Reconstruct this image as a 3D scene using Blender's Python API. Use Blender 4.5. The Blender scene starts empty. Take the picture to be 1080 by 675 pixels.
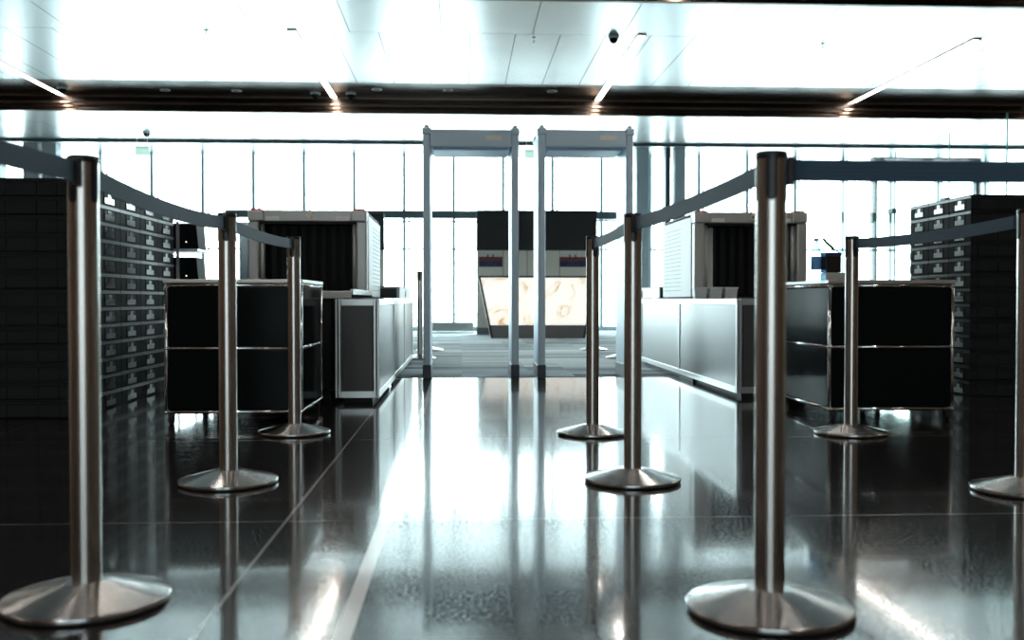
import bpy, bmesh, math, random
from mathutils import Vector, Matrix
random.seed(7)
PI = math.pi
S = bpy.context.scene
COL = S.collection

# ------------------------------------------------------------------ camera
CAM_H = 0.68
cd = bpy.data.cameras.new('camera'); cam = bpy.data.objects.new('camera', cd); COL.objects.link(cam)
cd.sensor_width = 36; cd.lens = 35.0
cam.location = (0, 0, CAM_H)
cam.rotation_euler = (PI/2 - math.atan(21.5/1050), 0, -math.atan(53/1050))
cd.dof.use_dof = True; cd.dof.focus_distance = 5.6; cd.dof.aperture_fstop = 2.8
cd.clip_start = 0.05; cd.clip_end = 300
S.camera = cam

# ------------------------------------------------------------------ sky, view
W = bpy.data.worlds.new('overcast_sky'); S.world = W; W.use_nodes = True
bg = W.node_tree.nodes['Background']
bg.inputs[0].default_value = (0.80, 0.955, 1.0, 1); bg.inputs[1].default_value = 9.5
S.view_settings.view_transform = 'Standard'; S.view_settings.look = 'None'
S.view_settings.gamma = 1; S.view_settings.use_curve_mapping = False
S.view_settings.exposure = 0.3
XL, XR, YB, YF, ZC = -10.2, 12.6, -5.0, 21.6, 3.8      # the hall
pl = bpy.data.lights.new('window_portal', 'AREA'); pl.shape = 'RECTANGLE'
pl.size = XR-XL; pl.size_y = 3.75; pl.cycles.is_portal = True
po = bpy.data.objects.new('window_portal', pl); COL.objects.link(po)
po.location = ((XL+XR)/2, YF+.12, 1.9); po.rotation_euler = (-PI/2, 0, 0)

# ------------------------------------------------------------------ materials
def mat(name, col, rough=.5, metal=0., **k):
    m = bpy.data.materials.new(name); m.use_nodes = True
    b = m.node_tree.nodes['Principled BSDF']
    b.inputs['Base Color'].default_value = (*col, 1)
    b.inputs['Roughness'].default_value = rough
    b.inputs['Metallic'].default_value = metal
    for n, v in k.items():
        b.inputs[n.replace('_', ' ')].default_value = v
    return m
def nodes(m): return m.node_tree.nodes, m.node_tree.links, m.node_tree.nodes['Principled BSDF']
def mth(N, L, op, a, b=None, c=None):
    n = N.new('ShaderNodeMath'); n.operation = op
    for i, v in enumerate((a, b, c)):
        if v is None: continue
        if isinstance(v, (int, float)): n.inputs[i].default_value = v
        else: L.new(v, n.inputs[i])
    return n.outputs[0]
def noise_bump(m, scale=(1, 1, 1), nscale=40, dist=.002, strength=.3, rough=None, colmix=None):
    N, L, b = nodes(m)
    tc = N.new('ShaderNodeTexCoord'); mp = N.new('ShaderNodeMapping'); mp.inputs['Scale'].default_value = scale
    L.new(tc.outputs['Object'], mp.inputs[0])
    nz = N.new('ShaderNodeTexNoise'); nz.inputs['Scale'].default_value = nscale; nz.inputs['Detail'].default_value = 4
    L.new(mp.outputs[0], nz.inputs[0])
    if strength:
        bp = N.new('ShaderNodeBump'); bp.inputs['Distance'].default_value = dist; bp.inputs['Strength'].default_value = strength
        L.new(nz.outputs[0], bp.inputs['Height']); L.new(bp.outputs[0], b.inputs['Normal'])
    if rough:
        r = N.new('ShaderNodeMapRange'); r.inputs[3].default_value = rough[0]; r.inputs[4].default_value = rough[1]
        L.new(nz.outputs[0], r.inputs[0]); L.new(r.outputs[0], b.inputs['Roughness'])
    if colmix:
        cr = N.new('ShaderNodeValToRGB'); cr.color_ramp.elements[0].position = .3; cr.color_ramp.elements[1].position = .7
        cr.color_ramp.elements[0].color = (*colmix[0], 1); cr.color_ramp.elements[1].color = (*colmix[1], 1)
        L.new(nz.outputs[0], cr.inputs[0]); L.new(cr.outputs[0], b.inputs['Base Color'])
    return m

def lacquer_mat(name, col, rough, k):
    m = bpy.data.materials.new(name); m.use_nodes = True
    N, L = m.node_tree.nodes, m.node_tree.links
    N.remove(N['Principled BSDF'])
    d = N.new('ShaderNodeBsdfDiffuse'); d.inputs[0].default_value = (*col, 1)
    g = N.new('ShaderNodeBsdfGlossy'); g.inputs['Roughness'].default_value = rough
    f = N.new('ShaderNodeFresnel'); f.inputs[0].default_value = 1.45
    mx = N.new('ShaderNodeMixShader')
    L.new(mth(N, L, 'MULTIPLY', f.outputs[0], k), mx.inputs[0]); L.new(d.outputs[0], mx.inputs[1]); L.new(g.outputs[0], mx.inputs[2])
    L.new(mx.outputs[0], N['Material Output'].inputs[0])
    return m
def glass_mat(name, tint=(.96, 1, .99), ior=1.25):
    m = bpy.data.materials.new(name); m.use_nodes = True
    N, L = m.node_tree.nodes, m.node_tree.links
    N.remove(N['Principled BSDF'])
    t = N.new('ShaderNodeBsdfTransparent'); t.inputs[0].default_value = (*tint, 1)
    g = N.new('ShaderNodeBsdfGlossy'); g.inputs['Roughness'].default_value = .02
    f = N.new('ShaderNodeFresnel'); f.inputs[0].default_value = ior
    mx = N.new('ShaderNodeMixShader')
    ge = N.new('ShaderNodeNewGeometry'); fb = mth(N, L, 'MULTIPLY', f.outputs[0], mth(N, L, 'SUBTRACT', 1.0, ge.outputs['Backfacing']))
    L.new(fb, mx.inputs[0]); L.new(t.outputs[0], mx.inputs[1]); L.new(g.outputs[0], mx.inputs[2])
    L.new(mx.outputs[0], N['Material Output'].inputs[0])
    return m

M = {}
M['steel'] = mat('brushed_steel', (.60, .57, .54), .24, 1.0)
# the cast base: turned steel, brushed in circles
m = mat('turned_steel', (.52, .52, .52), .27, 1.0, Anisotropic=.85, Anisotropic_Rotation=.25); M['turned'] = m
N, L, b = nodes(m); tg = N.new('ShaderNodeTangent'); tg.direction_type = 'RADIAL'; tg.axis = 'Z'; L.new(tg.outputs[0], b.inputs['Tangent'])
M['blackplastic'] = mat('black_plastic', (.008, .008, .010), .35)
M['rubber'] = mat('black_rubber', (.012, .012, .012), .7)
M['belt'] = noise_bump(mat('navy_webbing', (.062, .105, .155), .6, 0, Specular_IOR_Level=.10), (2, 2, 60), 3, dist=.0006, strength=.5)
M['crate'] = noise_bump(mat('charcoal_plastic', (.030, .033, .036), .5, 0, Specular_IOR_Level=.02), (1, 1, 1), 60, dist=.0004, strength=.2)
M['crate_rim'] = mat('charcoal_plastic_rim', (.016, .018, .020), .28, 0, Specular_IOR_Level=.4)
M['crate_gloss'] = mat('smooth_charcoal_plastic', (.06, .065, .07), .14, IOR=2.6)
M['panelblack'] = lacquer_mat('black_lacquered_sheet', (.006, .0085, .0095), .10, .14)
M['chrome'] = mat('chrome', (.85, .85, .85), .12, 1.0)
M['topmetal'] = mat('pale_brushed_plate', (.62, .60, .57), .38, .7)
M['alu'] = noise_bump(mat('anodised_aluminium', (.70, .72, .72), .32, .85), (200, 200, 2), 1, strength=0, rough=(.26, .40))
M['greypanel'] = noise_bump(mat('brushed_grey_panel', (.26, .265, .27), .34, .9), (150, 150, 1.5), 1, strength=0, rough=(.25, .42))
M['greysheet'] = mat('dark_grey_sheet', (.10, .10, .10), .45, .3)
M['dark'] = mat('matt_black', (.010, .010, .011), .6)
M['curtain'] = mat('lead_rubber_curtain', (.004, .005, .006), .5, 0, Specular_IOR_Level=.2)
M['beige'] = mat('light_grey_enamel', (.56, .58, .57), .35, .3)
M['whitepanel'] = mat('white_enamel', (.80, .81, .80), .4)
M['redlens'] = mat('red_lens', (.75, .08, .08), .3, Transmission_Weight=.4)
M['sticker'] = mat('pale_sticker', (.93, .95, .95), .5)
M['blackmatt'] = mat('matt_black_casing', (.006, .008, .011), .5, 0, Specular_IOR_Level=.03)
M['brass'] = mat('brass', (.55, .40, .20), .3, .8)
M['tub'] = mat('frosted_plastic', (.85, .92, .93), .3)
M['detector'] = mat('blue_grey_laminate', (.60, .80, .95), .38)
M['detshoe'] = mat('dark_shoe', (.025, .035, .05), .4)
M['frame'] = mat('window_aluminium', (.28, .37, .40), .4, .5)
M['framedark'] = mat('transom_dark_metal', (.05, .075, .09), .45, .3)
M['column'] = mat('grey_column_cladding', (.32, .38, .41), .5)
M['portal'] = mat('grey_portal_metal', (.13, .15, .16), .5)
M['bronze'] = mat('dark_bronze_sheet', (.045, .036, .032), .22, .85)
M['bronzestrip'] = mat('bronze_strip', (.16, .11, .08), .26, .9)
M['bronzeline'] = mat('bright_bronze_edge', (.32, .24, .19), .3, .9)
M['cream'] = mat('cream_wall_panel', (.72, .68, .60), .5)
M['skirt'] = mat('grey_skirting', (.16, .17, .18), .5)
M['brown'] = noise_bump(mat('brown_timber_wall', (.3, .18, .11), .5), (1, 1, .15), 6, strength=.1, colmix=((.26, .145, .09), (.36, .21, .135)))
M['whitewall'] = mat('pale_wall_paint', (.78, .75, .68), .7)
M['glass'] = glass_mat('window_glass')
M['gglass'] = glass_mat('partition_glass', (.93, .985, .97))
M['tinted'] = glass_mat('tinted_glass', (.42, .42, .42))
M['gedge'] = mat('green_glass_edge', (.10, .30, .28), .15)
M['signgreen'] = mat('pale_green_sign', (.35, .62, .52), .4, 0, Emission_Color=(.55, .85, .75, 1), Emission_Strength=.7)
M['bluelabel'] = mat('blue_label', (.14, .36, .75), .4)
M['bottleplastic'] = glass_mat('clear_blue_plastic', (.50, .72, .88), 1.4)
M['navy'] = mat('navy_lid', (.01, .025, .12), .4)
M['maroon'] = mat('maroon_print', (.16, .03, .04), .5)
M['navyprint'] = mat('navy_print', (.012, .02, .07), .5)
M['paper'] = mat('pale_print', (.60, .60, .60), .5)
M['ground'] = mat('outside_concrete', (.6, .6, .6), .8)
m = bpy.data.materials.new('warm_linear_lamp'); m.use_nodes = True; M['lamp'] = m
nb = m.node_tree.nodes['Principled BSDF']; nb.inputs['Emission Color'].default_value = (1, .90, .80, 1); nb.inputs['Emission Strength'].default_value = 24
m = bpy.data.materials.new('status_lamp'); m.use_nodes = True; M['led'] = m
nb = m.node_tree.nodes['Principled BSDF']; nb.inputs['Emission Color'].default_value = (1, .8, .6, 1); nb.inputs['Emission Strength'].default_value = 1.5

# polished black granite with pale joints
m = mat('polished_black_granite', (.012, .012, .013), .07); M['floor'] = m
N, L, b = nodes(m)
tc = N.new('ShaderNodeTexCoord'); sx = N.new('ShaderNodeSeparateXYZ'); L.new(tc.outputs['Object'], sx.inputs[0])
nz = N.new('ShaderNodeTexNoise'); nz.inputs['Scale'].default_value = 130; nz.inputs['Detail'].default_value = 3; L.new(tc.outputs['Object'], nz.inputs[0])
cr = N.new('ShaderNodeValToRGB'); cr.color_ramp.elements[0].position = .42; cr.color_ramp.elements[0].color = (.006, .006, .007, 1)
cr.color_ramp.elements[1].position = .72; cr.color_ramp.elements[1].color = (.05, .046, .046, 1); L.new(nz.outputs[0], cr.inputs[0])
def line(coord, pos, w): return mth(N, L, 'LESS_THAN', mth(N, L, 'ABSOLUTE', mth(N, L, 'SUBTRACT', coord, pos)), w/2)
thin = None
for s_ in [line(sx.outputs[0], -.54, .010), line(sx.outputs[0], -2.34, .006)] + [line(sx.outputs[1], y, .005) for y in (1.29, 3.07, 4.85, 6.63, 8.41, -.49, -2.27)]:
    thin = s_ if thin is None else mth(N, L, 'MAXIMUM', thin, s_)
wide = line(sx.outputs[0], -.24, .036)
mx = N.new('ShaderNodeMix'); mx.data_type = 'RGBA'; L.new(thin, mx.inputs[0]); L.new(cr.outputs[0], mx.inputs[6]); mx.inputs[7].default_value = (.34, .34, .34, 1)
mx2 = N.new('ShaderNodeMix'); mx2.data_type = 'RGBA'; L.new(wide, mx2.inputs[0]); L.new(mx.outputs[2], mx2.inputs[6]); mx2.inputs[7].default_value = (.92, .92, .91, 1)
L.new(mx2.outputs[2], b.inputs['Base Color'])
nr = N.new('ShaderNodeTexNoise'); nr.inputs['Scale'].default_value = 110; nr.inputs['Detail'].default_value = 2; L.new(tc.outputs['Object'], nr.inputs[0])
rr = N.new('ShaderNodeMapRange'); rr.inputs[1].default_value = .42; rr.inputs[2].default_value = .60; rr.inputs[3].default_value = .05; rr.inputs[4].default_value = .17
L.new(nr.outputs[0], rr.inputs[0]); L.new(rr.outputs[0], b.inputs['Roughness']); b.inputs['IOR'].default_value = 1.95

# polished ceiling panels with fine joints
m = mat('satin_metal_ceiling', (.57, .59, .59), .27, .85); M['ceiling'] = m
N, L, b = nodes(m)
tc = N.new('ShaderNodeTexCoord'); sx = N.new('ShaderNodeSeparateXYZ'); L.new(tc.outputs['Object'], sx.inputs[0])
def joints(coord, off, pitch, w):
    f = mth(N, L, 'FRACT', mth(N, L, 'DIVIDE', mth(N, L, 'SUBTRACT', coord, off-50*pitch), pitch))
    return mth(N, L, 'LESS_THAN', f, w/pitch)
far = mth(N, L, 'GREATER_THAN', mth(N, L, 'FRACT', mth(N, L, 'DIVIDE', mth(N, L, 'ADD', sx.outputs[1], 6.84), 6.2)), .0)
cell = mth(N, L, 'FRACT', mth(N, L, 'DIVIDE', mth(N, L, 'ADD', sx.outputs[1], 62-9.9), 6.2))     # 0 at the back of a bulkhead
isfar = mth(N, L, 'GREATER_THAN', cell, 1.85/6.2)
jl = mth(N, L, 'MAXIMUM', mth(N, L, 'MULTIPLY', joints(sx.outputs[0], -.44, .5335, .014), isfar), joints(sx.outputs[0], -.24, 1.067, .006))
jl = mth(N, L, 'MULTIPLY', joints(sx.outputs[0], -.44, .5335, .014), isfar)
jn = mth(N, L, 'MULTIPLY', joints(sx.outputs[0], -.24, 1.067, .013), mth(N, L, 'SUBTRACT', 1.0, isfar))
jt = mth(N, L, 'LESS_THAN', mth(N, L, 'ABSOLUTE', mth(N, L, 'SUBTRACT', cell, 1.85/6.2)), .0012)
jj = mth(N, L, 'MAXIMUM', jt, mth(N, L, 'MAXIMUM', jl, jn))
mx = N.new('ShaderNodeMix'); mx.data_type = 'RGBA'; L.new(jj, mx.inputs[0]); mx.inputs[6].default_value = (.57, .59, .59, 1); mx.inputs[7].default_value = (.03, .03, .03, 1)
L.new(mx.outputs[2], b.inputs['Base Color'])

# carpet planks
m = mat('carpet_planks', (.2, .25, .28), .9); M['carpet'] = m
N, L, b = nodes(m)
tc = N.new('ShaderNodeTexCoord'); br = N.new('ShaderNodeTexBrick'); L.new(tc.outputs['Object'], br.inputs[0])
br.inputs['Scale'].default_value = 1; br.inputs['Brick Width'].default_value = 1.0; br.inputs['Row Height'].default_value = .25; br.inputs['Mortar Size'].default_value = .0
br.inputs['Color1'].default_value = (.09, .12, .14, 1); br.inputs['Color2'].default_value = (.62, .72, .76, 1); br.offset = .37
mp = N.new('ShaderNodeMapping'); mp.inputs['Scale'].default_value = (8, 70, 1); L.new(tc.outputs['Object'], mp.inputs[0])
nz = N.new('ShaderNodeTexNoise'); nz.inputs['Scale'].default_value = 1; nz.inputs['Detail'].default_value = 5; L.new(mp.outputs[0], nz.inputs[0])
mx = N.new('ShaderNodeMix'); mx.data_type = 'RGBA'; mx.blend_type = 'OVERLAY'; mx.inputs[0].default_value = .8
L.new(br.outputs[0], mx.inputs[6]); L.new(nz.outputs[0], mx.inputs[7]); L.new(mx.outputs[2], b.inputs['Base Color'])

# backlit onyx
m = mat('backlit_onyx', (.8, .78, .72), .2); M['onyx'] = m
N, L, b = nodes(m)
tc = N.new('ShaderNodeTexCoord')
n1 = N.new('ShaderNodeTexNoise'); n1.inputs['Scale'].default_value = 1.7; n1.inputs['Detail'].default_value = 6; n1.inputs['Distortion'].default_value = 1.4
L.new(tc.outputs['Object'], n1.inputs[0])
v = mth(N, L, 'ABSOLUTE', mth(N, L, 'SUBTRACT', n1.outputs[0], .5))
cr = N.new('ShaderNodeValToRGB'); e = cr.color_ramp.elements
e[0].position = 0; e[0].color = (.62, .34, .13, 1); e[1].position = .032; e[1].color = (1, .97, .90, 1)
e2 = cr.color_ramp.elements.new(.010); e2.color = (.95, .86, .70, 1)
L.new(v, cr.inputs[0]); L.new(cr.outputs[0], b.inputs['Base Color']); L.new(cr.outputs[0], b.inputs['Emission Color']); b.inputs['Emission Strength'].default_value = .62

# ------------------------------------------------------------------ mesh helpers
def box(bm, x0, x1, y0, y1, z0, z1):
    if x0 > x1: x0, x1 = x1, x0
    if y0 > y1: y0, y1 = y1, y0
    vs = [bm.verts.new((x, y, z)) for x in (x0, x1) for y in (y0, y1) for z in (z0, z1)]
    for f in ((0, 1, 3, 2), (4, 6, 7, 5), (0, 4, 5, 1), (2, 3, 7, 6), (0, 2, 6, 4), (1, 5, 7, 3)):
        bm.faces.new([vs[i] for i in f])
def lathe(bm, prof, seg=64, cx=0, cy=0):
    """prof: list of (radius, z) from bottom axis to top axis"""
    rings = []
    for r, z in prof:
        if r < 1e-6: rings.append([bm.verts.new((cx, cy, z))])
        else: rings.append([bm.verts.new((cx+r*math.cos(2*PI*i/seg), cy+r*math.sin(2*PI*i/seg), z)) for i in range(seg)])
    for a, b_ in zip(rings, rings[1:]):
        for i in range(seg):
            j = (i+1) % seg
            if len(a) == 1 and len(b_) == 1: continue
            if len(a) == 1: f = bm.faces.new((a[0], b_[j], b_[i])[::-1])
            elif len(b_) == 1: f = bm.faces.new((a[i], a[j], b_[0]))
            else: f = bm.faces.new((a[i], a[j], b_[j], b_[i]))
            f.smooth = True
def cyl(bm, p0, p1, r, seg=16):
    p0, p1 = Vector(p0), Vector(p1); d = p1-p0
    q = d.to_track_quat('Z', 'Y').to_matrix().to_4x4(); q.translation = p0
    t = bmesh.new(); lathe(t, [(0, 0), (r, 0), (r, d.length), (0, d.length)], seg)
    for f in t.faces: f.smooth = len(f.verts) == 4
    t.transform(q); me = bpy.data.meshes.new('t'); t.to_mesh(me); t.free(); bm.from_mesh(me); bpy.data.meshes.remove(me)
def tube(bm, pts, r, seg=8):
    for a, b_ in zip(pts, pts[1:]): cyl(bm, a, b_, r, seg)
def sphere(bm, c, r, seg=12):
    prof = [(r*math.sin(PI*i/8) if 0 < i < 8 else 0, c[2]-r*math.cos(PI*i/8)) for i in range(9)]
    lathe(bm, prof, seg, c[0], c[1])
def poly(bm, pts, axis, a, b_):
    """extrude a 2D outline along an axis from a to b"""
    def p(u, v, w): return {'x': (w, u, v), 'y': (u, w, v), 'z': (u, v, w)}[axis]
    A = [bm.verts.new(p(u, v, a)) for u, v in pts]; B = [bm.verts.new(p(u, v, b_)) for u, v in pts]
    bm.faces.new(A); bm.faces.new(B[::-1])
    n = len(pts)
    for i in range(n): bm.faces.new((A[i], B[i], B[(i+1) % n], A[(i+1) % n]))
def obj(name, bm, m, parent=None, bevel=0, label=None):
    bmesh.ops.recalc_face_normals(bm, faces=bm.faces)
    me = bpy.data.meshes.new(name); bm.to_mesh(me); bm.free()
    me.materials.append(M[m] if isinstance(m, str) else m)
    o = bpy.data.objects.new(name, me); COL.objects.link(o)
    if parent: o.parent = parent
    if bevel:
        bv = o.modifiers.new('bevel', 'BEVEL'); bv.width = bevel; bv.segments = 2; bv.limit_method = 'ANGLE'; bv.angle_limit = math.radians(50)
    if label: o['label'] = label
    return o
def BM(*boxes):
    bm = bmesh.new()
    for q in boxes: box(bm, *q)
    return bm
def thing(name, label, cat, loc=(0, 0, 0), rz=0, group=None):
    o = bpy.data.objects.new(name, None); COL.objects.link(o); o.location = loc; o.rotation_euler = (0, 0, rz)
    o.empty_display_size = .1
    o['label'] = label; o['category'] = cat
    if group: o['group'] = group
    return o
def tag(o, label, cat, group=None):
    o['label'] = label; o['category'] = cat
    if group: o['group'] = group
    return o
def struct(name, bm, m, parent=None, bevel=0):
    o = obj(name, bm, m, parent, bevel)
    if parent is None: o['kind'] = 'structure'
    return o
def dup(root, loc=None, rz=None, label=None, group=None):
    r = root.copy(); COL.objects.link(r)
    if loc is not None: r.location = loc
    if rz is not None: r.rotation_euler = (0, 0, rz)
    if label: r['label'] = label
    if group: r['group'] = group
    for ch in list(root.children):
        c = ch.copy(); COL.objects.link(c); c.parent = r
        for g in ch.children:
            d = g.copy(); COL.objects.link(d); d.parent = c
    return r

# ------------------------------------------------------------------ the hall
YC = 8.70                                                # granite ends, carpet begins
struct('floor', BM((XL, XR, YB, YC, -.1, 0)), 'floor')
struct('floor_carpet', BM((XL, XR, YC, YF+.2, -.1, .004)), 'carpet')
struct('ceiling', BM((XL, XR, YB, YF+.2, ZC, ZC+.15)), 'ceiling')
struct('wall_left', BM((XL-.2, XL, YB, YF+.2, -.1, ZC+.15)), 'brown')
struct('wall_right', BM((XR, XR+.2, YB, YF+.2, -.1, ZC+.15)), 'brown')
GX0, GX1, GZ = -3.2, 1.6, 3.0                              # unseen tinted glazing, added for fill light and the post highlights
struct('wall_back', BM((XL, GX0, YB-.2, YB, -.1, ZC+.15), (GX1, XR, YB-.2, YB, -.1, ZC+.15), (GX0, GX1, YB-.2, YB, GZ, ZC+.15), (GX0, GX1, YB-.2, YB, -.1, .05)), 'brown')
w0 = struct('window_90', BM(*[(x_, x_+.05, YB-.12, YB-.04, .05, GZ) for x_ in (GX0, -1.6, 0, GX1-.05)]), 'frame')
obj('pane', BM((GX0, GX1, YB-.09, YB-.08, .05, GZ)), 'tinted', w0)
struct('ground_outside', BM((-60, 60, YF+.2, 60, -.3, -.12)), 'ground')

# the dropped bulkheads
def bulkhead(n, y0):
    t = struct('trim_%d' % n, BM((XL, XR, y0+.012, y0+.06, ZC-.25, ZC)), 'bronze')
    obj('reflection_strip', BM((XL, XR, y0-1.0, y0-.002, ZC-.004, ZC-.0005)), 'bronze', t)  # dark sheet standing in for the baffle's reflection in the ceiling
    bm = bmesh.new()
    poly(bm, [(y0, ZC-.030), (y0+.014, ZC-.030), (y0+.014, ZC-.002), (y0, ZC-.008)], 'x', XL, XR)
    poly(bm, [(y0-.004, ZC-.130), (y0+.014, ZC-.135), (y0+.014, ZC-.098), (y0+.004, ZC-.102)], 'x', XL, XR)
    obj('edge_rail', bm, 'bronzeline', t, .003)
    x = -.24-1.067*10+.7
    while x < XR:
        for dz, dx in ((.155, 0), (.215, -.13)):
            a, b_ = max(x+dx+.005, XL), min(x+dx+1.062, XR)
            if b_ <= a: continue
            bm = bmesh.new(); poly(bm, [(y0-.004, ZC-dz-.034), (y0+.014, ZC-dz-.036), (y0+.014, ZC-dz), (y0+.004, ZC-dz-.002)], 'x', a, b_)
            obj('panel_strip', bm, 'bronzestrip', t)
        x += 1.067
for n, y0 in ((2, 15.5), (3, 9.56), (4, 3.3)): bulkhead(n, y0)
struct('trim_5', BM((XL, XR, 19.8, 19.88, ZC-.055, ZC)), 'framedark')

# window wall: bays of 1.067 m
x = -.19 - 1.067*9; k = 1
bounds = []
while x < XR-.3: bounds.append(x); x += 1.067
bounds = [XL] + [b_ for b_ in bounds if b_ > XL+.1] + [XR]
for a, b_ in zip(bounds, bounds[1:]):
    bm = bmesh.new()
    box(bm, a-.01, a+.055, YF-.08, YF+.06, 0, ZC)                    # mullion
    box(bm, a+.115, a+.14, YF-.03, YF+.06, 0, ZC)
    box(bm, a+.05, b_, YF-.04, YF+.04, 0, .10)
    box(bm, a+.05, b_, YF-.02, YF+.02, 1.75, 1.79)
    w = struct('window_%d' % k, bm, 'frame')
    obj('pane', BM((a+.05, b_, YF-.004, YF+.004, .10, ZC-.05)), 'glass', w)
    k += 1
# dark transom over the doors
struct('trim_6', BM((-5.0, 3.35, YF-.25, YF-.06, 2.42, 2.58)), 'framedark', bevel=.01)
struct('trim_7', BM((-1.45, .35, YF-.3, YF-.06, 2.33, 2.36), (.45, 3.35, YF-.3, YF-.06, 2.37, 2.40)), 'frame', bevel=.005)
# columns beside the glass
for n, (a, b_, m_) in enumerate(((-9.75, -9.2, 'column'), (-8.75, -8.45, 'column'), (-8.38, -8.1, 'column'), (3.60, 3.86, 'column'), (4.20, 4.31, 'framedark'), (4.40, 4.62, 'column'))):
    struct('trim_%d' % (8+n), BM((a, b_, 20.4, 20.7, 0, ZC)), m_, bevel=.01)
# grey doorway portal in the right part of the glass front
struct('door_1', BM((8.12, 8.22, 19.35, 19.5, 0, 3.50), (10.22, 10.32, 19.35, 19.5, 0, 3.50), (8.22, 10.22, 19.35, 19.5, 3.40, 3.50)), 'portal', bevel=.005)
# low heater bench against the glass
t = thing('heater_bench', 'low blue-grey convector bench at the foot of the windows', 'heater', (0, 20.0, 0))
obj('casing', BM((-.62, .24, 0, .30, .05, .22)), 'greypanel', t, .01)
obj('foot_rail', BM((-.60, .24, -.01, .02, .004, .035)), 'whitepanel', t)
obj('grille', BM(*[(-.60, .22, .02+.03*i, .035+.03*i, .22, .225) for i in range(9)]), 'framedark', t)

# ------------------------------------------------------------------ ceiling lamps
for i, (X, Y) in enumerate([(X, Y) for Y in (15.5, 9.56, 3.3) for X in (-6.07, -1.96, 2.12, 6.16)]):
    where = ['leftmost of the four strips in the far ceiling bay', 'second from left in the far ceiling bay', 'third from left in the far ceiling bay', 'rightmost of the four strips in the far ceiling bay',
             'nearer bay, far left', 'nearer bay, left of centre', 'nearer bay, right of centre', 'nearer bay, far right',
             'bay above the camera, far left', 'bay above the camera, left of centre', 'bay above the camera, right of centre', 'bay above the camera, far right'][i]
    t = thing('ceiling_light', 'slim warm white linear ceiling light, ' + where, 'light', (X, Y, ZC), group='linear ceiling lights')
    obj('diffuser', BM((-.04, .04, -3.8, -.03, -.012, -.002)), 'lamp', t)
    obj('housing', BM((-.052, -.041, -3.82, -.02, -.014, -.001), (.041, .052, -3.82, -.02, -.014, -.001), (-.052, .052, -3.83, -3.80, -.014, -.001)), 'bronzeline', t)

def dome(X, Y, r, label):
    t = thing('dome_camera', label, 'camera', (X, Y, ZC), group='dome cameras on the ceiling')
    bm = bmesh.new(); lathe(bm, [(0, -.03), (r, -.03), (r*1.1, -.012), (r*1.1, 0), (0, 0)], 24); obj('mount', bm, 'beige', t)
    bm = bmesh.new(); lathe(bm, [(0, -.03-r*.95)]+[(r*.85*math.cos(a*PI/12), -.03-r*.95*math.sin(a*PI/12)) for a in range(5, -1, -1)]+[(0, -.03)], 24); obj('bubble', bm, 'panelblack', t)
dome(-5.29, 11.46, .06, 'small black dome camera on the bright ceiling, top left corner')
dome(1.80, 11.78, .06, 'small black dome camera beside the top of the third ceiling light')
dome(-5.85, 18.9, .07, 'small black dome camera above the left windows behind the bulkhead')
dome(-5.85, 15.0, .075, 'silver rimmed dome camera right of the leftmost ceiling light')
dome(-2.2, 15.2, .07, 'dome camera left of the second ceiling light')
dome(-1.67, 15.2, .07, 'dome camera right of the second ceiling light')
for X, Y, l in ((-4.4, 15.1, 'leftmost small round downlight in the dark ceiling band'), (-3.35, 15.1, 'small round downlight left of the second linear light'), (-1.25, 14.9, 'small round downlight nearest right of the second linear light'),
                (-.2, 14.9, 'small round downlight above the left detector arch'), (1.35, 14.9, 'small round downlight above the right detector arch')):
    t = thing('downlight', l, 'light', (X, Y, ZC), group='small downlights by the bulkhead')
    bm = bmesh.new(); lathe(bm, [(.05, -.012), (.075, -.012), (.08, 0), (.05, 0)], 24); obj('ring', bm, 'beige', t)
    bm = bmesh.new(); lathe(bm, [(0, -.008), (.05, -.008), (.05, 0), (0, 0)], 24); obj('lens', bm, 'dark', t)
for X, Y, l in ((-2.95, 11.75, 'tiny sprinkler on the ceiling left of the second linear light'), (.86, 11.9, 'tiny sprinkler on the ceiling left of the third linear light'), (4.4, 12.0, 'tiny sprinkler on the ceiling between third and fourth linear lights')):
    t = thing('sprinkler', l, 'sprinkler', (X, Y, ZC), group='ceiling sprinklers')
    bm = bmesh.new(); lathe(bm, [(0, -.05), (.022, -.05), (.022, -.045), (.006, -.04), (.006, -.006), (.03, -.004), (.03, 0), (0, 0)], 16); obj('head', bm, 'alu', t)

def sign(x, y, z, label):
    t = thing('exit_sign', label, 'sign', (x, y, z), group='hanging pale green signs')
    obj('plate', BM((-.125, .125, -.012, .012, -.085, .085)), 'signgreen', t, .004)
    obj('band', BM((-.12, .12, -.0145, -.0121, .045, .055)), 'frame', t)
    bm = bmesh.new(); cyl(bm, (-.09, 0, .085), (-.09, 0, ZC-z), .004, 8); cyl(bm, (.09, 0, .085), (.09, 0, ZC-z), .004, 8); obj('hanger', bm, 'alu', t)
sign(-5.65, 18.0, 3.32, 'pale green hanging sign over the left windows')
sign(1.26, 18.0, 3.31, 'pale green hanging sign between the two detector arches')

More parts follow.
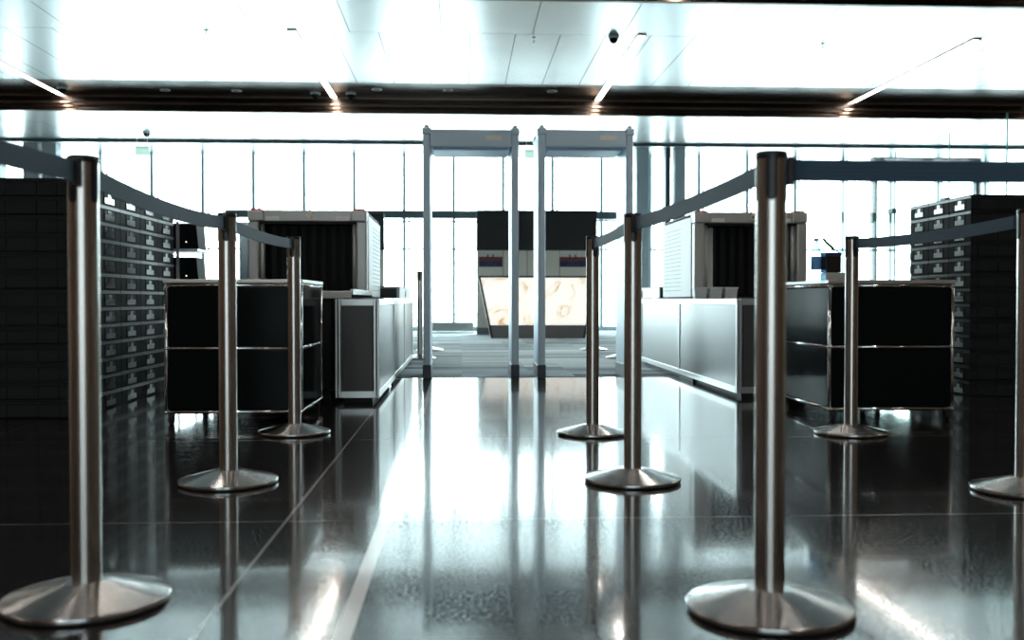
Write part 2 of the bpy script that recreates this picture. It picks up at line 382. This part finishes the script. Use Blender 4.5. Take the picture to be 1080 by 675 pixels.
# ------------------------------------------------------------------ stanchions
def make_stanchion():
    t = thing('barrier_post', 'x', 'barrier post')
    bm = bmesh.new()
    lathe(bm, [(0, .004), (.176, .004), (.1795, .006), (.180, .008), (.180, .014), (.1795, .0155), (.178, .0170), (.175, .0180), (.173, .0186), (.10, .0375), (.052, .0500), (.050, .0505), (.036, .0505), (0, .0505)], 128)
    base = obj('base', bm, 'turned', t)
    es = base.modifiers.new('es', 'EDGE_SPLIT'); es.split_angle = math.radians(25)
    bm = bmesh.new(); lathe(bm, [(0, 0), (.168, 0), (.168, .004), (0, .004)], 64); obj('rubber_pad', bm, 'rubber', base)
    bm = bmesh.new(); lathe(bm, [(.0, .05), (.0325, .05), (.0325, .984), (0, .984)], 64)
    sh = obj('shaft', bm, 'steel', t); es = sh.modifiers.new('es', 'EDGE_SPLIT'); es.split_angle = math.radians(40)
    bm = bmesh.new(); lathe(bm, [(0, .984), (.0335, .984), (.0345, .987), (.0345, .997), (.032, 1.0), (.012, 1.0), (.010, .9985), (0, .9985)], 64)
    c = obj('cap', bm, 'blackplastic', t); es = c.modifiers.new('es', 'EDGE_SPLIT'); es.split_angle = math.radians(40)
    for q in range(4):                                   # the four belt slots of the head
        bm = bmesh.new(); a0 = -PI/2+q*PI/2; hw = .0115; R0, R1 = .031, .0340
        zt = .984; zb = .9055
        cols = []
        n = 10
        for i in range(n+1):
            u = -hw+2*hw*i/n
            zlow = zb - math.sqrt(max(hw*hw-u*u, 0))
            a = a0+u/.0325
            cols.append([bm.verts.new((R*math.cos(a), R*math.sin(a), z)) for R, z in ((R0, zlow), (R1, zlow), (R1, zt), (R0, zt))])
        for A, B in zip(cols, cols[1:]):
            for j in range(4):
                f = bm.faces.new((A[j], A[(j+1) % 4], B[(j+1) % 4], B[j]))
        bm.faces.new(cols[0]); bm.faces.new(cols[-1][::-1])
        obj('belt_slot', bm, 'blackplastic', t)
    return t
proto = make_stanchion()
R_ = math.radians
posts = {
 'L1': (-.842, 2.27, -24, 'brushed steel barrier post nearest the camera on the left'),
 'L2': (-.865, 3.73, 4.7, 'brushed steel barrier post in the middle of the left row'),
 'L3': (-.85, 5.1, -5, 'brushed steel barrier post at the far end of the left row, by the black cabinet'),
 'R1': (.671, 2.135, -15, 'brushed steel barrier post nearest the camera, largest in the picture, right of centre'),
 'R2': (.638, 3.69, -4, 'brushed steel barrier post right of the aisle, in front of the right detector arch'),
 'R3': (.660, 5.0, 16, 'farthest of the three brushed steel posts right of the aisle, by the onyx desk'),
 'R4': (1.968, 4.94, 8, 'brushed steel barrier post before the right black cabinet'),
 'R5': (1.998, 3.43, 0, 'brushed steel barrier post cut off by the right picture edge'),
 'R6': (2.01, 2.08, 0, 'brushed steel barrier post outside right that holds the dark near belt'),
 'L0': (-.86, .90, 0, 'brushed steel barrier post outside left that holds the nearest belt'),
}
first = True
for k_, (x, y, rz, lb) in posts.items():
    if first: proto.location = (x, y, 0); proto.rotation_euler = (0, 0, R_(rz)); proto['label'] = lb; proto['group'] = 'steel barrier posts'; first = False
    else: dup(proto, (x, y, 0), R_(rz), lb, 'steel barrier posts')
for x, y, lb in ((-.475, 11.36, 'dark slim far barrier post left of the left arch, nearer one'), (-.42, 13.2, 'far barrier post hidden behind the left leg of the left arch'),
                 (1.755, 13.2, 'far barrier post on the carpet behind the third right post'), (1.84, 11.43, 'far barrier post behind the right leg of the right arch')):
    dup(proto, (x, y, .004), 0, lb, 'far barrier posts on the carpet')

def belt(a, b_, label, sag=.012, ends=(1, 1)):
    A = Vector(posts[a][:2]); B = Vector(posts[b_][:2]); d = (B-A); L_ = d.length; u = d/L_; nrm = Vector((-u.y, u.x))
    t = thing('barrier_belt', label, 'barrier belt', (A.x, A.y, 0), math.atan2(u.y, u.x), 'retractable belts of the barrier')
    bm = bmesh.new(); n = 30; x0, x1 = .046, L_-.046
    prof = []
    for i in range(25):                                  # five woven ribs
        z = .937+.048*i/24; prof.append((.0011+.0007*abs(math.sin(i/24*5*PI)), z))
    loop = [(w, z) for w, z in prof]+[(-w, z) for w, z in prof[::-1]]
    rings = []
    for i in range(n+1):
        s = i/n; dz = -sag*4*s*(1-s)
        rings.append([bm.verts.new((x0+(x1-x0)*s, w, z+dz)) for w, z in loop])
    for r0, r1 in zip(rings, rings[1:]):
        for j in range(len(loop)):
            k2 = (j+1) % len(loop); f = bm.faces.new((r0[j], r0[k2], r1[k2], r1[j])); f.smooth = True
    bm.faces.new(rings[0]); bm.faces.new(rings[-1][::-1])
    obj('webbing', bm, 'belt', t)
    for e_, xx in zip(ends, (0, 1)):
        xa, xb = (.034, .050) if xx == 0 else (L_-.050, L_-.034)
        bm = bmesh.new(); box(bm, xa, xb, -.011, .011, .928, .990); obj('belt_clip', bm, 'blackplastic', t, .003)
belt('L0', 'L1', 'dark belt running from the nearest left post out of the left picture edge')
belt('L1', 'L2', 'navy belt between the first and second posts of the left row', .02)
belt('L2', 'L3', 'navy belt between the second and third posts of the left row', .012)
belt('R1', 'R2', 'blue-grey belt between the first and second posts right of the aisle', .01)
belt('R2', 'R3', 'short blue-grey belt before the right detector arch', .008)
belt('R1', 'R6', 'near-black belt crossing from the largest post to the right picture edge', .004)
belt('R4', 'R5', 'dark belt in front of the right crate stacks', .015)

# ------------------------------------------------------------------ walk-through detectors
def detector(x0, x1, y0, label):
    t = thing('metal_detector_arch', label, 'metal detector', ((x0+x1)/2, y0, 0), group='walk-through metal detector arches')
    w = (x1-x0)/2; D = .55; pw = .062
    for s in (-1, 1):
        a, b_ = (-w, -w+pw) if s < 0 else (w-pw, w)
        p = obj('side_panel', BM((a, b_, .0, D, .10, 2.115)), 'detector', t, .012)
        bm = bmesh.new(); box(bm, a-.005, b_+.005, -.006, D+.006, 0, .12); obj('shoe', bm, 'detshoe', p, .006)
        bm = bmesh.new(); box(bm, a-.007, b_+.007, -.012, .10, 2.09, 2.15); box(bm, a+.012, b_-.012, .0, .08, 2.14, 2.175)
        box(bm, a-.007, b_+.007, D-.10, D+.012, 2.09, 2.15); obj('end_cap', bm, 'detector', p, .012)
        obj('edge_strip', BM((a+.018, b_-.018, -.0035, .001, .14, 2.08)), 'detshoe' if False else 'detector', p)
    h = obj('header', BM((-w+pw, w-pw, .0, D, 1.985, 2.135)), 'detector', t, .01)
    obj('underside_tray', BM((-w+pw+.02, w-pw-.02, .05, D-.05, 1.965, 1.986)), 'detector', h, .01)
    obj('sticker', BM((w*.30, w*.30+.14, -.003, .0005, 2.045, 2.085)), 'sticker', h)
    return t
detector(-.33, .49, 8.55, 'left walk-through metal detector arch of blue-grey laminate with dark feet')
detector(.655, 1.475, 8.52, 'right walk-through metal detector arch behind the second right post')

# ------------------------------------------------------------------ black cabinets on castors
def cabinet(x0, x1, y0, y1, label, mods=1):
    t = thing('rolling_cabinet', label, 'cabinet', ((x0+x1)/2, (y0+y1)/2, 0), group='black castor cabinets')
    w = (x1-x0)/2; d = (y1-y0)/2; zb, zm, zt = .068, .415, .758; r = .0105
    bm = bmesh.new()
    for z in (zb, zm, zt):
        for s in (-1, 1):
            cyl(bm, (-w+r, s*(d-r), z), (w-r, s*(d-r), z), r, 12); cyl(bm, (s*(w-r), -d+r, z), (s*(w-r), d-r, z), r, 12)
    for sx_ in (-1, 1):
        for sy in (-1, 1): cyl(bm, (sx_*(w-r), sy*(d-r), zb), (sx_*(w-r), sy*(d-r), zt), r, 12)
    for z in (zb, zm, zt):
        for sx_ in (-1, 1):
            for sy in (-1, 1): sphere(bm, (sx_*(w-r), sy*(d-r), z), .0135)
    fr = obj('tube_frame', bm, 'chrome', t)
    for za, zc in ((zb, zm), (zm, zt)):
        for nm, q in (('front_panel', (-w+2*r, w-2*r, -d+.006, -d+.012)), ('back_panel', (-w+2*r, w-2*r, d-.012, d-.006)),
                      ('side_panel', (-w+.006, -w+.012, -d+2*r, d-2*r)), ('side_panel', (w-.012, w-.006, -d+2*r, d-2*r))):
            obj(nm, BM((*q, za+r, zc-r)), 'panelblack', t, .002)
    obj('bottom_panel', BM((-w+2*r, w-2*r, -d+2*r, d-2*r, zb-.004, zb+.004)), 'panelblack', t)
    obj('top_plate', BM((-w-.004, w+.004, -d-.004, d+.004, .770, .790)), 'topmetal', t, .003)
    for sx_ in (-1, 1):
        for sy in (-1, 1):
            cx, cy = sx_*(w-.03), sy*(d-.03)
            c = obj('castor', BM((cx-.014, cx-.010, cy-.018, cy+.018, .012, .050), (cx+.010, cx+.014, cy-.018, cy+.018, .012, .050), (cx-.015, cx+.015, cy-.019, cy+.019, .046, .056)), 'dark', t, .002)
            bm = bmesh.new(); cyl(bm, (cx-.009, cy, .024), (cx+.009, cy, .024), .024, 20); cyl(bm, (cx-.019, cy, .024), (cx+.019, cy, .024), .005, 8); obj('wheel', bm, 'rubber', c)
    return t
cabinet(-1.612, -.868, 5.48, 6.26, 'black two-panel cabinet with chrome tube frame on castors, left beside the crate stacks')
cabinet(2.045, 2.768, 5.46, 6.46, 'black two-panel cabinet with chrome tube frame on castors, right, with a bottle on it')

# ------------------------------------------------------------------ crates
def make_crate(side, d=.20, pitch=.1055):
    """0.60 x 0.40 m nesting crate; side=+1: plain short end towards +x"""
    t = thing('plastic_crate', 'x', 'crate')
    bm = bmesh.new(); w, h = .30, .107
    wl = .010
    box(bm, -w+.008, w-.008, -d+.008, d-.008, .002, .010)
    box(bm, -w+.008, w-.008, -d+.008, -d+.008+wl, .0, pitch-.0006); box(bm, -w+.008, w-.008, d-.008-wl, d-.008, .0, pitch-.0006)
    box(bm, -w+.008, -w+.008+wl, -d+.008, d-.008, .0, pitch-.0006); box(bm, w-.008-wl, w-.008, -d+.008, d-.008, .0, pitch-.0006)
    # raised fields of the long sides, grooves between them
    cuts = [0, .085, .20, .375, .455, .60] if side > 0 else [0, .055, .20, .33, .40, .60]
    xs = [side*(w-.002) - side*c*(2*w-.004)/.6 for c in cuts]
    for a, b_ in zip(xs, xs[1:]):
        a, b_ = min(a, b_), max(a, b_)
        for s in (-1, 1): box(bm, a+.0025, b_-.0025, s*(d-.009), s*(d-.0015), .008, .080)
    for x in (-1, 1):
        q_ = d*.46
        for a, b_ in ((-d+.004, -q_-.008), (-q_, q_), (q_+.008, d-.004)):
            box(bm, x*(w-.009), x*(w-.0035), a+.003, b_-.003, .006, .078)
    body = obj('body', bm, 'crate', t)
    bm = bmesh.new()
    for za, zb_, e in ((.084, .087, 0), (.087, .099, .004), (.099, .103, 0)):
        for s in (-1, 1):
            box(bm, -w+e, w-e, s*(d-.012), s*(d-e), za, zb_); box(bm, s*(w-.012), s*(w-e), -d+.012, d-.012, za, zb_)
    obj('rim', bm, 'crate_rim', t)
    # label plate with two dark grip notches on each short end
    for s in (-1, 1):
        bm = bmesh.new()
        pts = [(-.42*d, .012), (.42*d, .012), (.42*d, .048), (.14*d, .048), (.14*d, .076), (-.14*d, .076), (-.14*d, .048), (-.42*d, .048)]
        poly(bm, pts, 'x', s*(w-.0038), s*(w-.0005)); obj('label_plate', bm, 'crate_gloss', t)
        for q in (-1, 1): obj('grip_hole', BM((s*(w-.0038), s*(w-.0022), q*.17*d, q*.41*d, .052, .076)), 'dark', t)
    return t
ords = ['top', 'second from the top', 'third from the top', 'fourth from the top', 'fifth from the top', 'sixth from the top', 'seventh from the top', 'eighth from the top', 'ninth from the top',
        'fifth from the floor', 'fourth from the floor', 'third from the floor', 'second from the floor', 'bottom']
def stacks(side, x, y, n, rows, names, wallname, d=.20, pitch=.1055):
    p = make_crate(side, d, pitch); used = False
    for i in range(n):
        for k2 in range(rows):
            fromtop = rows-1-k2
            if fromtop < 8: o_ = ords[fromtop]
            elif k2 == 0: o_ = 'bottom'
            else: o_ = {1: 'second from the floor', 2: 'third from the floor', 3: 'fourth from the floor', 4: 'fifth from the floor', 5: 'sixth from the floor'}[k2]
            lb = 'charcoal plastic crate, %s in the %s stack of the %s crate wall' % (o_, names[i], wallname)
            loc = (x, y+(2*d+.002)*i+d, .001+k2*pitch); rz = random.uniform(-.003, .003)
            g = 'stacked crates of the %s crate wall' % wallname
            if not used: p.location = loc; p['label'] = lb; p['group'] = g; used = True
            else: dup(p, loc, rz, lb, g)
stacks(1, -2.512, 5.80, 5, 13, ['front', 'second', 'third', 'fourth', 'rear'], 'left')
stacks(-1, 3.862, 6.82, 3, 13, ['front', 'middle', 'rear'], 'right', .158, .109)

# ------------------------------------------------------------------ rack with black boxes behind the left crates
t = thing('equipment_rack', 'slim pale metal shelf rack behind the left crate wall', 'rack', (-2.41, 8.05, 0))
bm = bmesh.new()
for sx_ in (-.24, .28):
    for yy in (0, .35): box(bm, sx_, sx_+.02, yy, yy+.02, 0, 1.30 if sx_ < 0 else .80)
obj('upright', BM((.150, .172, -.03, -.005, 0, 1.30)), 'alu', t)
obj('frame', bm, 'alu', t)
obj('shelf', BM((-.24, .31, 0, .37, .80, .815)), 'alu', t); obj('shelf', BM((-.24, .31, 0, .37, 1.065, 1.085)), 'alu', t)
for z, lb in ((1.085, 'black equipment box with a small lamp, upper one on the rack'), (.815, 'black equipment box with a small lamp, lower one on the rack')):
    b0 = thing('equipment_box', lb, 'equipment box', (-2.225, 8.08, z), group='black boxes on the rack')
    poly_ = bmesh.new(); poly(poly_, [(-.10, 0), (.125, 0), (.105, .205), (-.10, .205)], 'y', 0, .25); obj('casing', poly_, 'blackmatt', b0, .006)
    obj('door', BM((-.02, .055, -.004, 0, .05, .16)), 'panelblack', b0, .002)
    bm = bmesh.new(); sphere(bm, (.03, -.006, .055), .006, 8); obj('indicator_lamp', bm, 'led', b0)

# ------------------------------------------------------------------ conveyor cladding
def cladding(xa, xb, y0, y1, inner, label, zt=.684, n=3, thin=None):
    """inner: +1 aisle on the +x side, -1 on the -x side"""
    t = thing('conveyor_casing', label, 'conveyor casing', ((xa+xb)/2, y0, 0), group='panelled conveyor casings')
    w = (xb-xa)/2; Ln = y1-y0; zb = .035; r = .03
    xin = inner*(w-.03); xo = xin-inner*.012
    ya = thin or Ln-.01
    obj('core', BM((-w+.03, w-.03, .03, ya, .035, zt-.006)) if not thin else BM((-w+.03, w-.03, .03, ya, .035, zt-.006), (xin, xo, ya, Ln-.01, .035, zt-.006)), 'greysheet', t)
    obj('plinth', BM((-w+.05, w-.05, .06, ya-.05, 0, .035)) if not thin else BM((-w+.05, w-.05, .06, ya-.05, 0, .035), (xin, xo, ya, Ln-.05, 0, .035)), 'dark', t)
    obj('front_panel', BM((-w+.045, w-.045, .008, .03, zb+.045, zt-.045)), 'greysheet', t)
    obj('front_rail', BM((-w+.03, w-.03, 0, .035, zb, zb+.045)), 'alu', t, .003); obj('front_rail', BM((-w+.03, w-.03, 0, .035, zt-.045, zt)), 'alu', t, .003)
    for s in (-1, 1):
        bm = bmesh.new(); box(bm, s*w, s*(w-.016), 0, .04, zb, zt); box(bm, s*(w-.020), s*(w-.038), -.003, .04, zb, zt)
        obj('corner_post', bm, 'alu', t, .004)
    x_ = inner*w
    obj('side_rail', BM((x_, x_-inner*.03, .04, Ln, zb, zb+.045)), 'alu', t, .003); obj('side_rail', BM((x_, x_-inner*.03, .04, Ln, zt-.045, zt)), 'alu', t, .003)
    for i in range(n):
        a, b_ = .04+(Ln-.04)*i/n, .04+(Ln-.04)*(i+1)/n
        obj('side_panel', BM((x_-inner*.008, x_-inner*.03, a+.02, b_-.02, zb+.045, zt-.045)), 'greypanel', t)
        obj('side_post', BM((x_+inner*.001, x_-inner*.03, b_-.035, b_, zb, zt+.002)), 'alu', t, .004)
    return t
cladding(-.827, -.540, 6.55, 11.05, 1, 'long aluminium-framed grey conveyor casing on the left of the aisle', thin=1.62)
cladding(1.885, 2.25, 6.74, 10.4, -1, 'long aluminium-framed grey conveyor casing on the right of the aisle', .687, n=2, thin=1.42)

# ------------------------------------------------------------------ x-ray scanners
def scanner(x0, x1, y0, y1, inner, zb, label):
    t = thing('xray_scanner', label, 'x-ray scanner', ((x0+x1)/2, y0, 0), group='baggage scanners')
    w = (x1-x0)/2; D = y1-y0; zt = 1.408; zh = 1.318
    obj('rear_body', BM((-w+.02, w-.02, .42, D, zb, zt-.012)), 'beige', t, .01)
    obj('base_cabinet', BM((-w+.03, w-.03, .05, D, .0, zb)), 'greysheet', t, .01)
    for s in (-1, 1):
        p = obj('upright', BM((s*w, s*(w-.085), 0, .10, zb, zh)), 'beige', t, .012)
        bm = bmesh.new(); cyl(bm, (s*(w-.105), .06, zb), (s*(w-.105), .06, zh), .018, 16); obj('round_column', bm, 'beige', p)
        c = obj('corner_block', BM((s*w, s*(w-.125), -.01, .16, zh, zt)), 'beige', t, .01)
        obj('warning_lamp', BM((s*(w-.015), s*(w-.11), .01, .13, zt-.002, zt+.014)), 'redlens', c, .008)
    h = obj('header', BM((-w+.127, w-.127, .0, .30, zh, zt)), 'beige', t, .006)
    obj('roof', BM((-w+.01, w-.01, .16, D, zt-.014, zt+.002)), 'dark', t, .004)
    for s in (-1, 1):
        obj('sticker', BM((s*(w-.14), s*(w-.25), -.003, .001, zh+.006, zh+.038)), 'sticker', h)
    bm = bmesh.new(); cyl(bm, (0.02, -.004, zh+.05), (.02, .0, zh+.05), .026, 24); kk = obj('key_switch', bm, 'sticker', h)
    bm = bmesh.new(); cyl(bm, (0.02, -.012, zh+.05), (.02, -.004, zh+.05), .015, 24); obj('key_button', bm, 'brass', kk)
    obj('tunnel_soffit', BM((-w+.085, w-.085, .02, .42, zh-.02, zh)), 'dark', t)
    # curtain of lead-rubber strips
    n = 9; cw = (2*w-.22)/n
    for i in range(n):
        bm = bmesh.new(); a = -w+.11+cw*i; off = .0 if i % 2 else .008
        poly(bm, [(a+.002, .22+off), (a+cw*.5, .214+off), (a+cw-.002, .22+off), (a+cw-.002, .226+off), (a+cw*.5, .22+off), (a+.002, .226+off)], 'z', zb+.03, zh-.01)
        obj('curtain_strip', bm, 'curtain', t)
    obj('tunnel_throat', BM((-w+.085, w-.085, .30, .425, zb, zh-.02)), 'dark', t)
    for s in (-1, 1):                                    # louvred outer flanks
        f = obj('side_cover', BM((s*(w+.004), s*(w-.02), .12, D-.01, zb, zt-.03 if True else zt)), 'whitepanel', t, .006)
        bm = bmesh.new()
        for k2 in range(16): box(bm, s*(w+.0055), s*(w+.002), .50, D-.10, zb+.06+k2*.036, zb+.064+k2*.036)
        obj('louvre', bm, 'greysheet', f)
    return t
sc1 = scanner(-1.735, -.775, 8.2, 9.5, 1, .70, 'grey baggage x-ray scanner with black curtain on the left')
sc2 = scanner(1.935, 2.885, 8.2, 9.5, -1, .70, 'grey baggage x-ray scanner with black curtain on the right, tubs before it')
obj('whitened_side_strip', BM((-.33, -.28, .17, .19, .73, 1.29)), 'whitepanel', sc2)  # clear strip made opaque white, in place of light showing through
bm = bmesh.new(); cyl(bm, (-.53, .10, .70), (-.53, .10, 1.315), .04, 24); obj('side_shield', bm, 'detector', sc1)

# feed conveyors
t = thing('feed_conveyor', 'white-edged feed conveyor behind the left black cabinet', 'conveyor', (-1.22, 6.75, 0))
obj('belt_bed', BM((-.50, .49, 0, 1.44, .690, .715)), 'rubber', t)
obj('end_tray', BM((-.50, .48, -.02, .04, .688, .738)), 'whitepanel', t, .006)
obj('side_guide', BM((.47, .49, 0, 1.44, .690, .752)), 'beige', t, .004); obj('side_guide', BM((-.50, -.48, 0, 1.44, .690, .752)), 'beige', t, .004)
obj('under_frame', BM((-.46, .34, .05, 1.40, .06, .69)), 'dark', t, .01)
for sx_ in (-.42, .30):
    for sy in (.1, 1.34): obj('leg', BM((sx_-.02, sx_+.02, sy-.02, sy+.02, 0, .06)), 'dark', t)
t = thing('feed_conveyor', 'feed conveyor behind the right black cabinet', 'conveyor', (2.57, 6.78, 0))
obj('belt_bed', BM((-.30, .32, 0, 1.41, .660, .684)), 'rubber', t); obj('end_tray', BM((-.30, .32, -.02, .04, .655, .690)), 'whitepanel', t, .006)
obj('under_frame', BM((-.29, .30, .05, 1.40, .06, .66)), 'dark', t, .01)
for sx_ in (-.25, .26):
    for sy in (.1, 1.34): obj('leg', BM((sx_-.02, sx_+.02, sy-.02, sy+.02, 0, .06)), 'dark', t)
# exit ends
for X0, X1, s, lb in ((-1.62, -.60, 1, 'dark exit hood on the conveyor behind the left scanner'), (1.94, 2.85, -1, 'low dark exit hood on the conveyor behind the right scanner')):
    t = thing('exit_hood', lb, 'conveyor hood', ((X0+X1)/2, 9.7, 0)); w = (X1-X0)/2
    obj('shell', BM((-w, w, 0, 1.7, .69, .80)), 'beige', t, .005)
    obj('front_opening', BM((-w+.01, w-.03, -.012, .0, .70, .79)), 'dark', t)
    obj('top_edge', BM((-w, w, -.015, 1.7, .80, .808)), 'detshoe', t)
    obj('under_cabinet', BM((-w+.28, w-.02, .1, 1.6, .004, .69)) if s < 0 else BM((-w+.02, w-.32, .1, 1.6, .004, .69)), 'greysheet', t)
    obj('pull_slot', BM((s*(w+.003), s*w, .9, 1.0, .705, .775)), 'dark', t)

# frosted tubs on the right conveyor
def tub(x, y, z, label):
    t = thing('plastic_tub', label, 'tub', (x, y, z), group='frosted tubs before the right scanner')
    bm = bmesh.new()
    b0 = [(-.046, -.04), (.046, -.04), (.046, .04), (-.046, .04)]; t0 = [(-.052, -.046), (.052, -.046), (.052, .046), (-.052, .046)]
    A = [bm.verts.new((*p, 0)) for p in b0]; B = [bm.verts.new((*p, .082)) for p in t0]
    bm.faces.new(A[::-1]); bm.faces.new(B)
    for i in range(4): bm.faces.new((A[i], A[(i+1) % 4], B[(i+1) % 4], B[i]))
    obj('tub_body', bm, 'tub', t, .006)
    obj('lid', BM((-.058, .058, -.05, .05, .082, .094)), 'tub', t, .004)
tub(1.945, 8.06, .6875, 'leftmost frosted plastic tub before the right scanner'); tub(2.07, 8.06, .6875, 'middle frosted plastic tub before the right scanner'); tub(2.195, 8.06, .6875, 'rightmost frosted plastic tub before the right scanner')

# things on the right cabinet
t = thing('water_bottle', 'clear bottle with a blue label on the right black cabinet', 'bottle', (2.185, 6.05, .79))
bm = bmesh.new(); lathe(bm, [(0, 0), (.028, 0), (.031, .006), (.031, .17), (.026, .20), (.013, .235), (.013, .25), (0, .25)], 24); obj('bottle_body', bm, 'bottleplastic', t)
bm = bmesh.new(); lathe(bm, [(.0316, .075), (.0325, .075), (.0325, .155), (.0316, .155)], 24); obj('bottle_label', bm, 'bluelabel', t)
bm = bmesh.new(); lathe(bm, [(0, .25), (.015, .25), (.015, .268), (0, .268)], 20); obj('bottle_cap', bm, 'whitepanel', t)
t = thing('test_swab_box', 'small black box with navy lid on a grey stand, beside the bottle', 'box', (2.265, 6.0, .79))
obj('stand', BM((-.05, .075, -.04, .06, 0, .055)), 'beige', t, .006); obj('box_body', BM((-.05, .045, -.035, .055, .056, .155)), 'blackplastic', t, .004)
obj('box_lid', BM((-.052, .047, -.037, .057, .155, .178)), 'navy', t, .004)
obj('side_box', BM((.078, .11, -.03, .03, 0, .035)), 'dark', t, .004)
t = thing('hand_wand', 'black wand with thin handle leaning on the navy-lidded box', 'wand', (2.265, 6.0, .79))
bm = bmesh.new(); tube(bm, [(-.055, 0, .265), (-.035, 0, .240), (.01, 0, .20)], .008, 10); obj('grip', bm, 'blackplastic', t)
bm = bmesh.new(); tube(bm, [(.01, 0, .20), (.045, 0, .180)], .004, 8); obj('stem', bm, 'detshoe', t)
bm = bmesh.new(); pts = [(-.058+.0*i, 0, .27) for i in range(1)]
pts = [(-.055-.035*math.sin(a*PI/10)*1.0-.012*a/10, 0, .275-.10*(a/10)**2) for a in range(0, 11)]
tube(bm, pts, .0025, 6); obj('cord', bm, 'bluelabel', t)

# ------------------------------------------------------------------ reception desk and backdrops
YD = 17.4
t = thing('reception_desk', 'reception desk with glowing veined onyx front and black trapezoid edge', 'desk', (0, YD, .004))
ztop = 1.09; xtl, xbl, xtr, xbr = .29, .515, 2.38, 2.16
def xl(z): return xbl+(xtl-xbl)*z/ztop
def xr_(z): return xbr+(xtr-xbr)*z/ztop
bm = bmesh.new(); poly(bm, [(xl(.23)+.03, .23), (xr_(.23)-.03, .23), (xr_(1.06)-.03, 1.06), (xl(1.06)+.03, 1.06)], 'y', .0, .03); obj('onyx_front', bm, 'onyx', t)
bm = bmesh.new(); poly(bm, [(xl(0)+.03, 0), (xr_(0)-.03, 0), (xr_(.23)-.03, .23), (xl(.23)+.03, .23)], 'y', .004, .03); obj('plinth', bm, 'skirt', t)
bm = bmesh.new()
poly(bm, [(xl(0), 0), (xl(0)+.035, 0), (xl(ztop)+.035, ztop), (xl(ztop), ztop)], 'y', -.02, .6)
obj('end_frame', bm, 'dark', t)
bm = bmesh.new(); poly(bm, [(xr_(0), 0), (xr_(0)-.035, 0), (xr_(ztop)-.035, ztop), (xr_(ztop), ztop)], 'y', -.02, .6)
obj('end_frame', bm, 'dark', t)
obj('counter_top', BM((xtl+.0, xtr, -.02, .6, ztop-.03, ztop)), 'dark', t)
obj('rear_panel', BM((xbl+.04, xbr-.04, .5, .53, 0, 1.05)), 'skirt', t)
def poster(x, y, z, w, h, label, parent_label=None):
    p = thing('poster', label, 'poster', (x, y, z), group='small posters on the cream backdrops')
    obj('sheet', BM((0, w, -.006, 0, 0, h)), 'paper', p)
    obj('maroon_band', BM((0, w, -.008, -.006, h*.42, h*.72)), 'maroon', p)
    obj('navy_band', BM((0, w, -.008, -.006, 0, h*.42)), 'navyprint', p)
    bm = bmesh.new()
    for fx in (.38, .60):
        box(bm, w*fx-.012, w*fx+.012, -.0095, -.006, h*.60, h*.80); cyl(bm, (w*fx, -.0095, h*.84), (w*fx, -.006, h*.84), h*.055, 12)
    obj('figure', bm, 'dark', p)
    bm = bmesh.new()
    for i in range(5): cyl(bm, (w*(.30+.1*i), -.0095, h*(.12+.06*(i % 3))), (w*(.30+.1*i), -.008, h*(.12+.06*(i % 3))), h*.018, 8)
    for i in range(4): cyl(bm, (w*(.34+.1*i), -.0095, h*(.36+.05*(i % 2))), (w*(.34+.1*i), -.008, h*(.36+.05*(i % 2))), h*.015, 8)
    obj('pale_dot', bm, 'paper', p)
YW = 19.3
def backdrop(x0, x1, ztop_, label, seams):
    t = thing('backdrop_wall', label, 'partition wall', (0, YW, .004))
    obj('cream_panel', BM((x0, x1, 0, .12, .13, 1.63)), 'cream', t); obj('black_screen', BM((x0-.005, x1+.005, -.02, .13, 1.63, ztop_)), 'panelblack' if False else 'dark', t)
    obj('skirting', BM((x0, x1, -.015, .12, 0, .13)), 'skirt', t)
    obj('panel_seam', BM(*[(s-.006, s+.006, -.002, .0, .13, 1.63) for s in seams]), 'skirt', t)
backdrop(.29, 2.62, 2.41, 'cream backdrop wall with black upper screen behind the onyx desk', (.80, 1.27, 1.90))
backdrop(-2.3, -1.50, 2.33, 'cream and black backdrop wall half hidden behind the left scanner', (-1.95,))
poster(.33, YW, 1.315, .46, .27, 'small maroon and navy poster at the left end of the desk backdrop')
poster(1.90, YW, 1.315, .52, .27, 'small maroon and navy poster at the right end of the desk backdrop')
poster(-1.85, YW, 1.30, .29, .22, 'small poster on the backdrop behind the left scanner')

# ------------------------------------------------------------------ glass partition on the right
ys = [9.0, 10.03, 11.25, 12.67, 14.0, 15.3]
names = ['nearest', 'second', 'third', 'fourth', 'farthest']
for i, (a, b_) in enumerate(zip(ys, ys[1:])):
    t = thing('glass_panel', '%s tall clear glass panel of the partition right of the crate wall' % names[i], 'glass panel', (5.62, a, .004), group='clear glass partition panels')
    obj('pane', BM((-.006, .006, .012, b_-a-.006, .03, 2.60)), 'gglass', t)
    obj('polished_edge', BM((-.0065, .0065, 0, .012, .03, 2.60)), 'gedge', t)
    obj('floor_channel', BM((-.02, .02, 0, b_-a, 0, .03)), 'alu', t)
    if i in (2, 3): obj('door_lock', BM((-.03, .03, .02, .16, 1.80, 1.86)), 'framedark', t, .004)
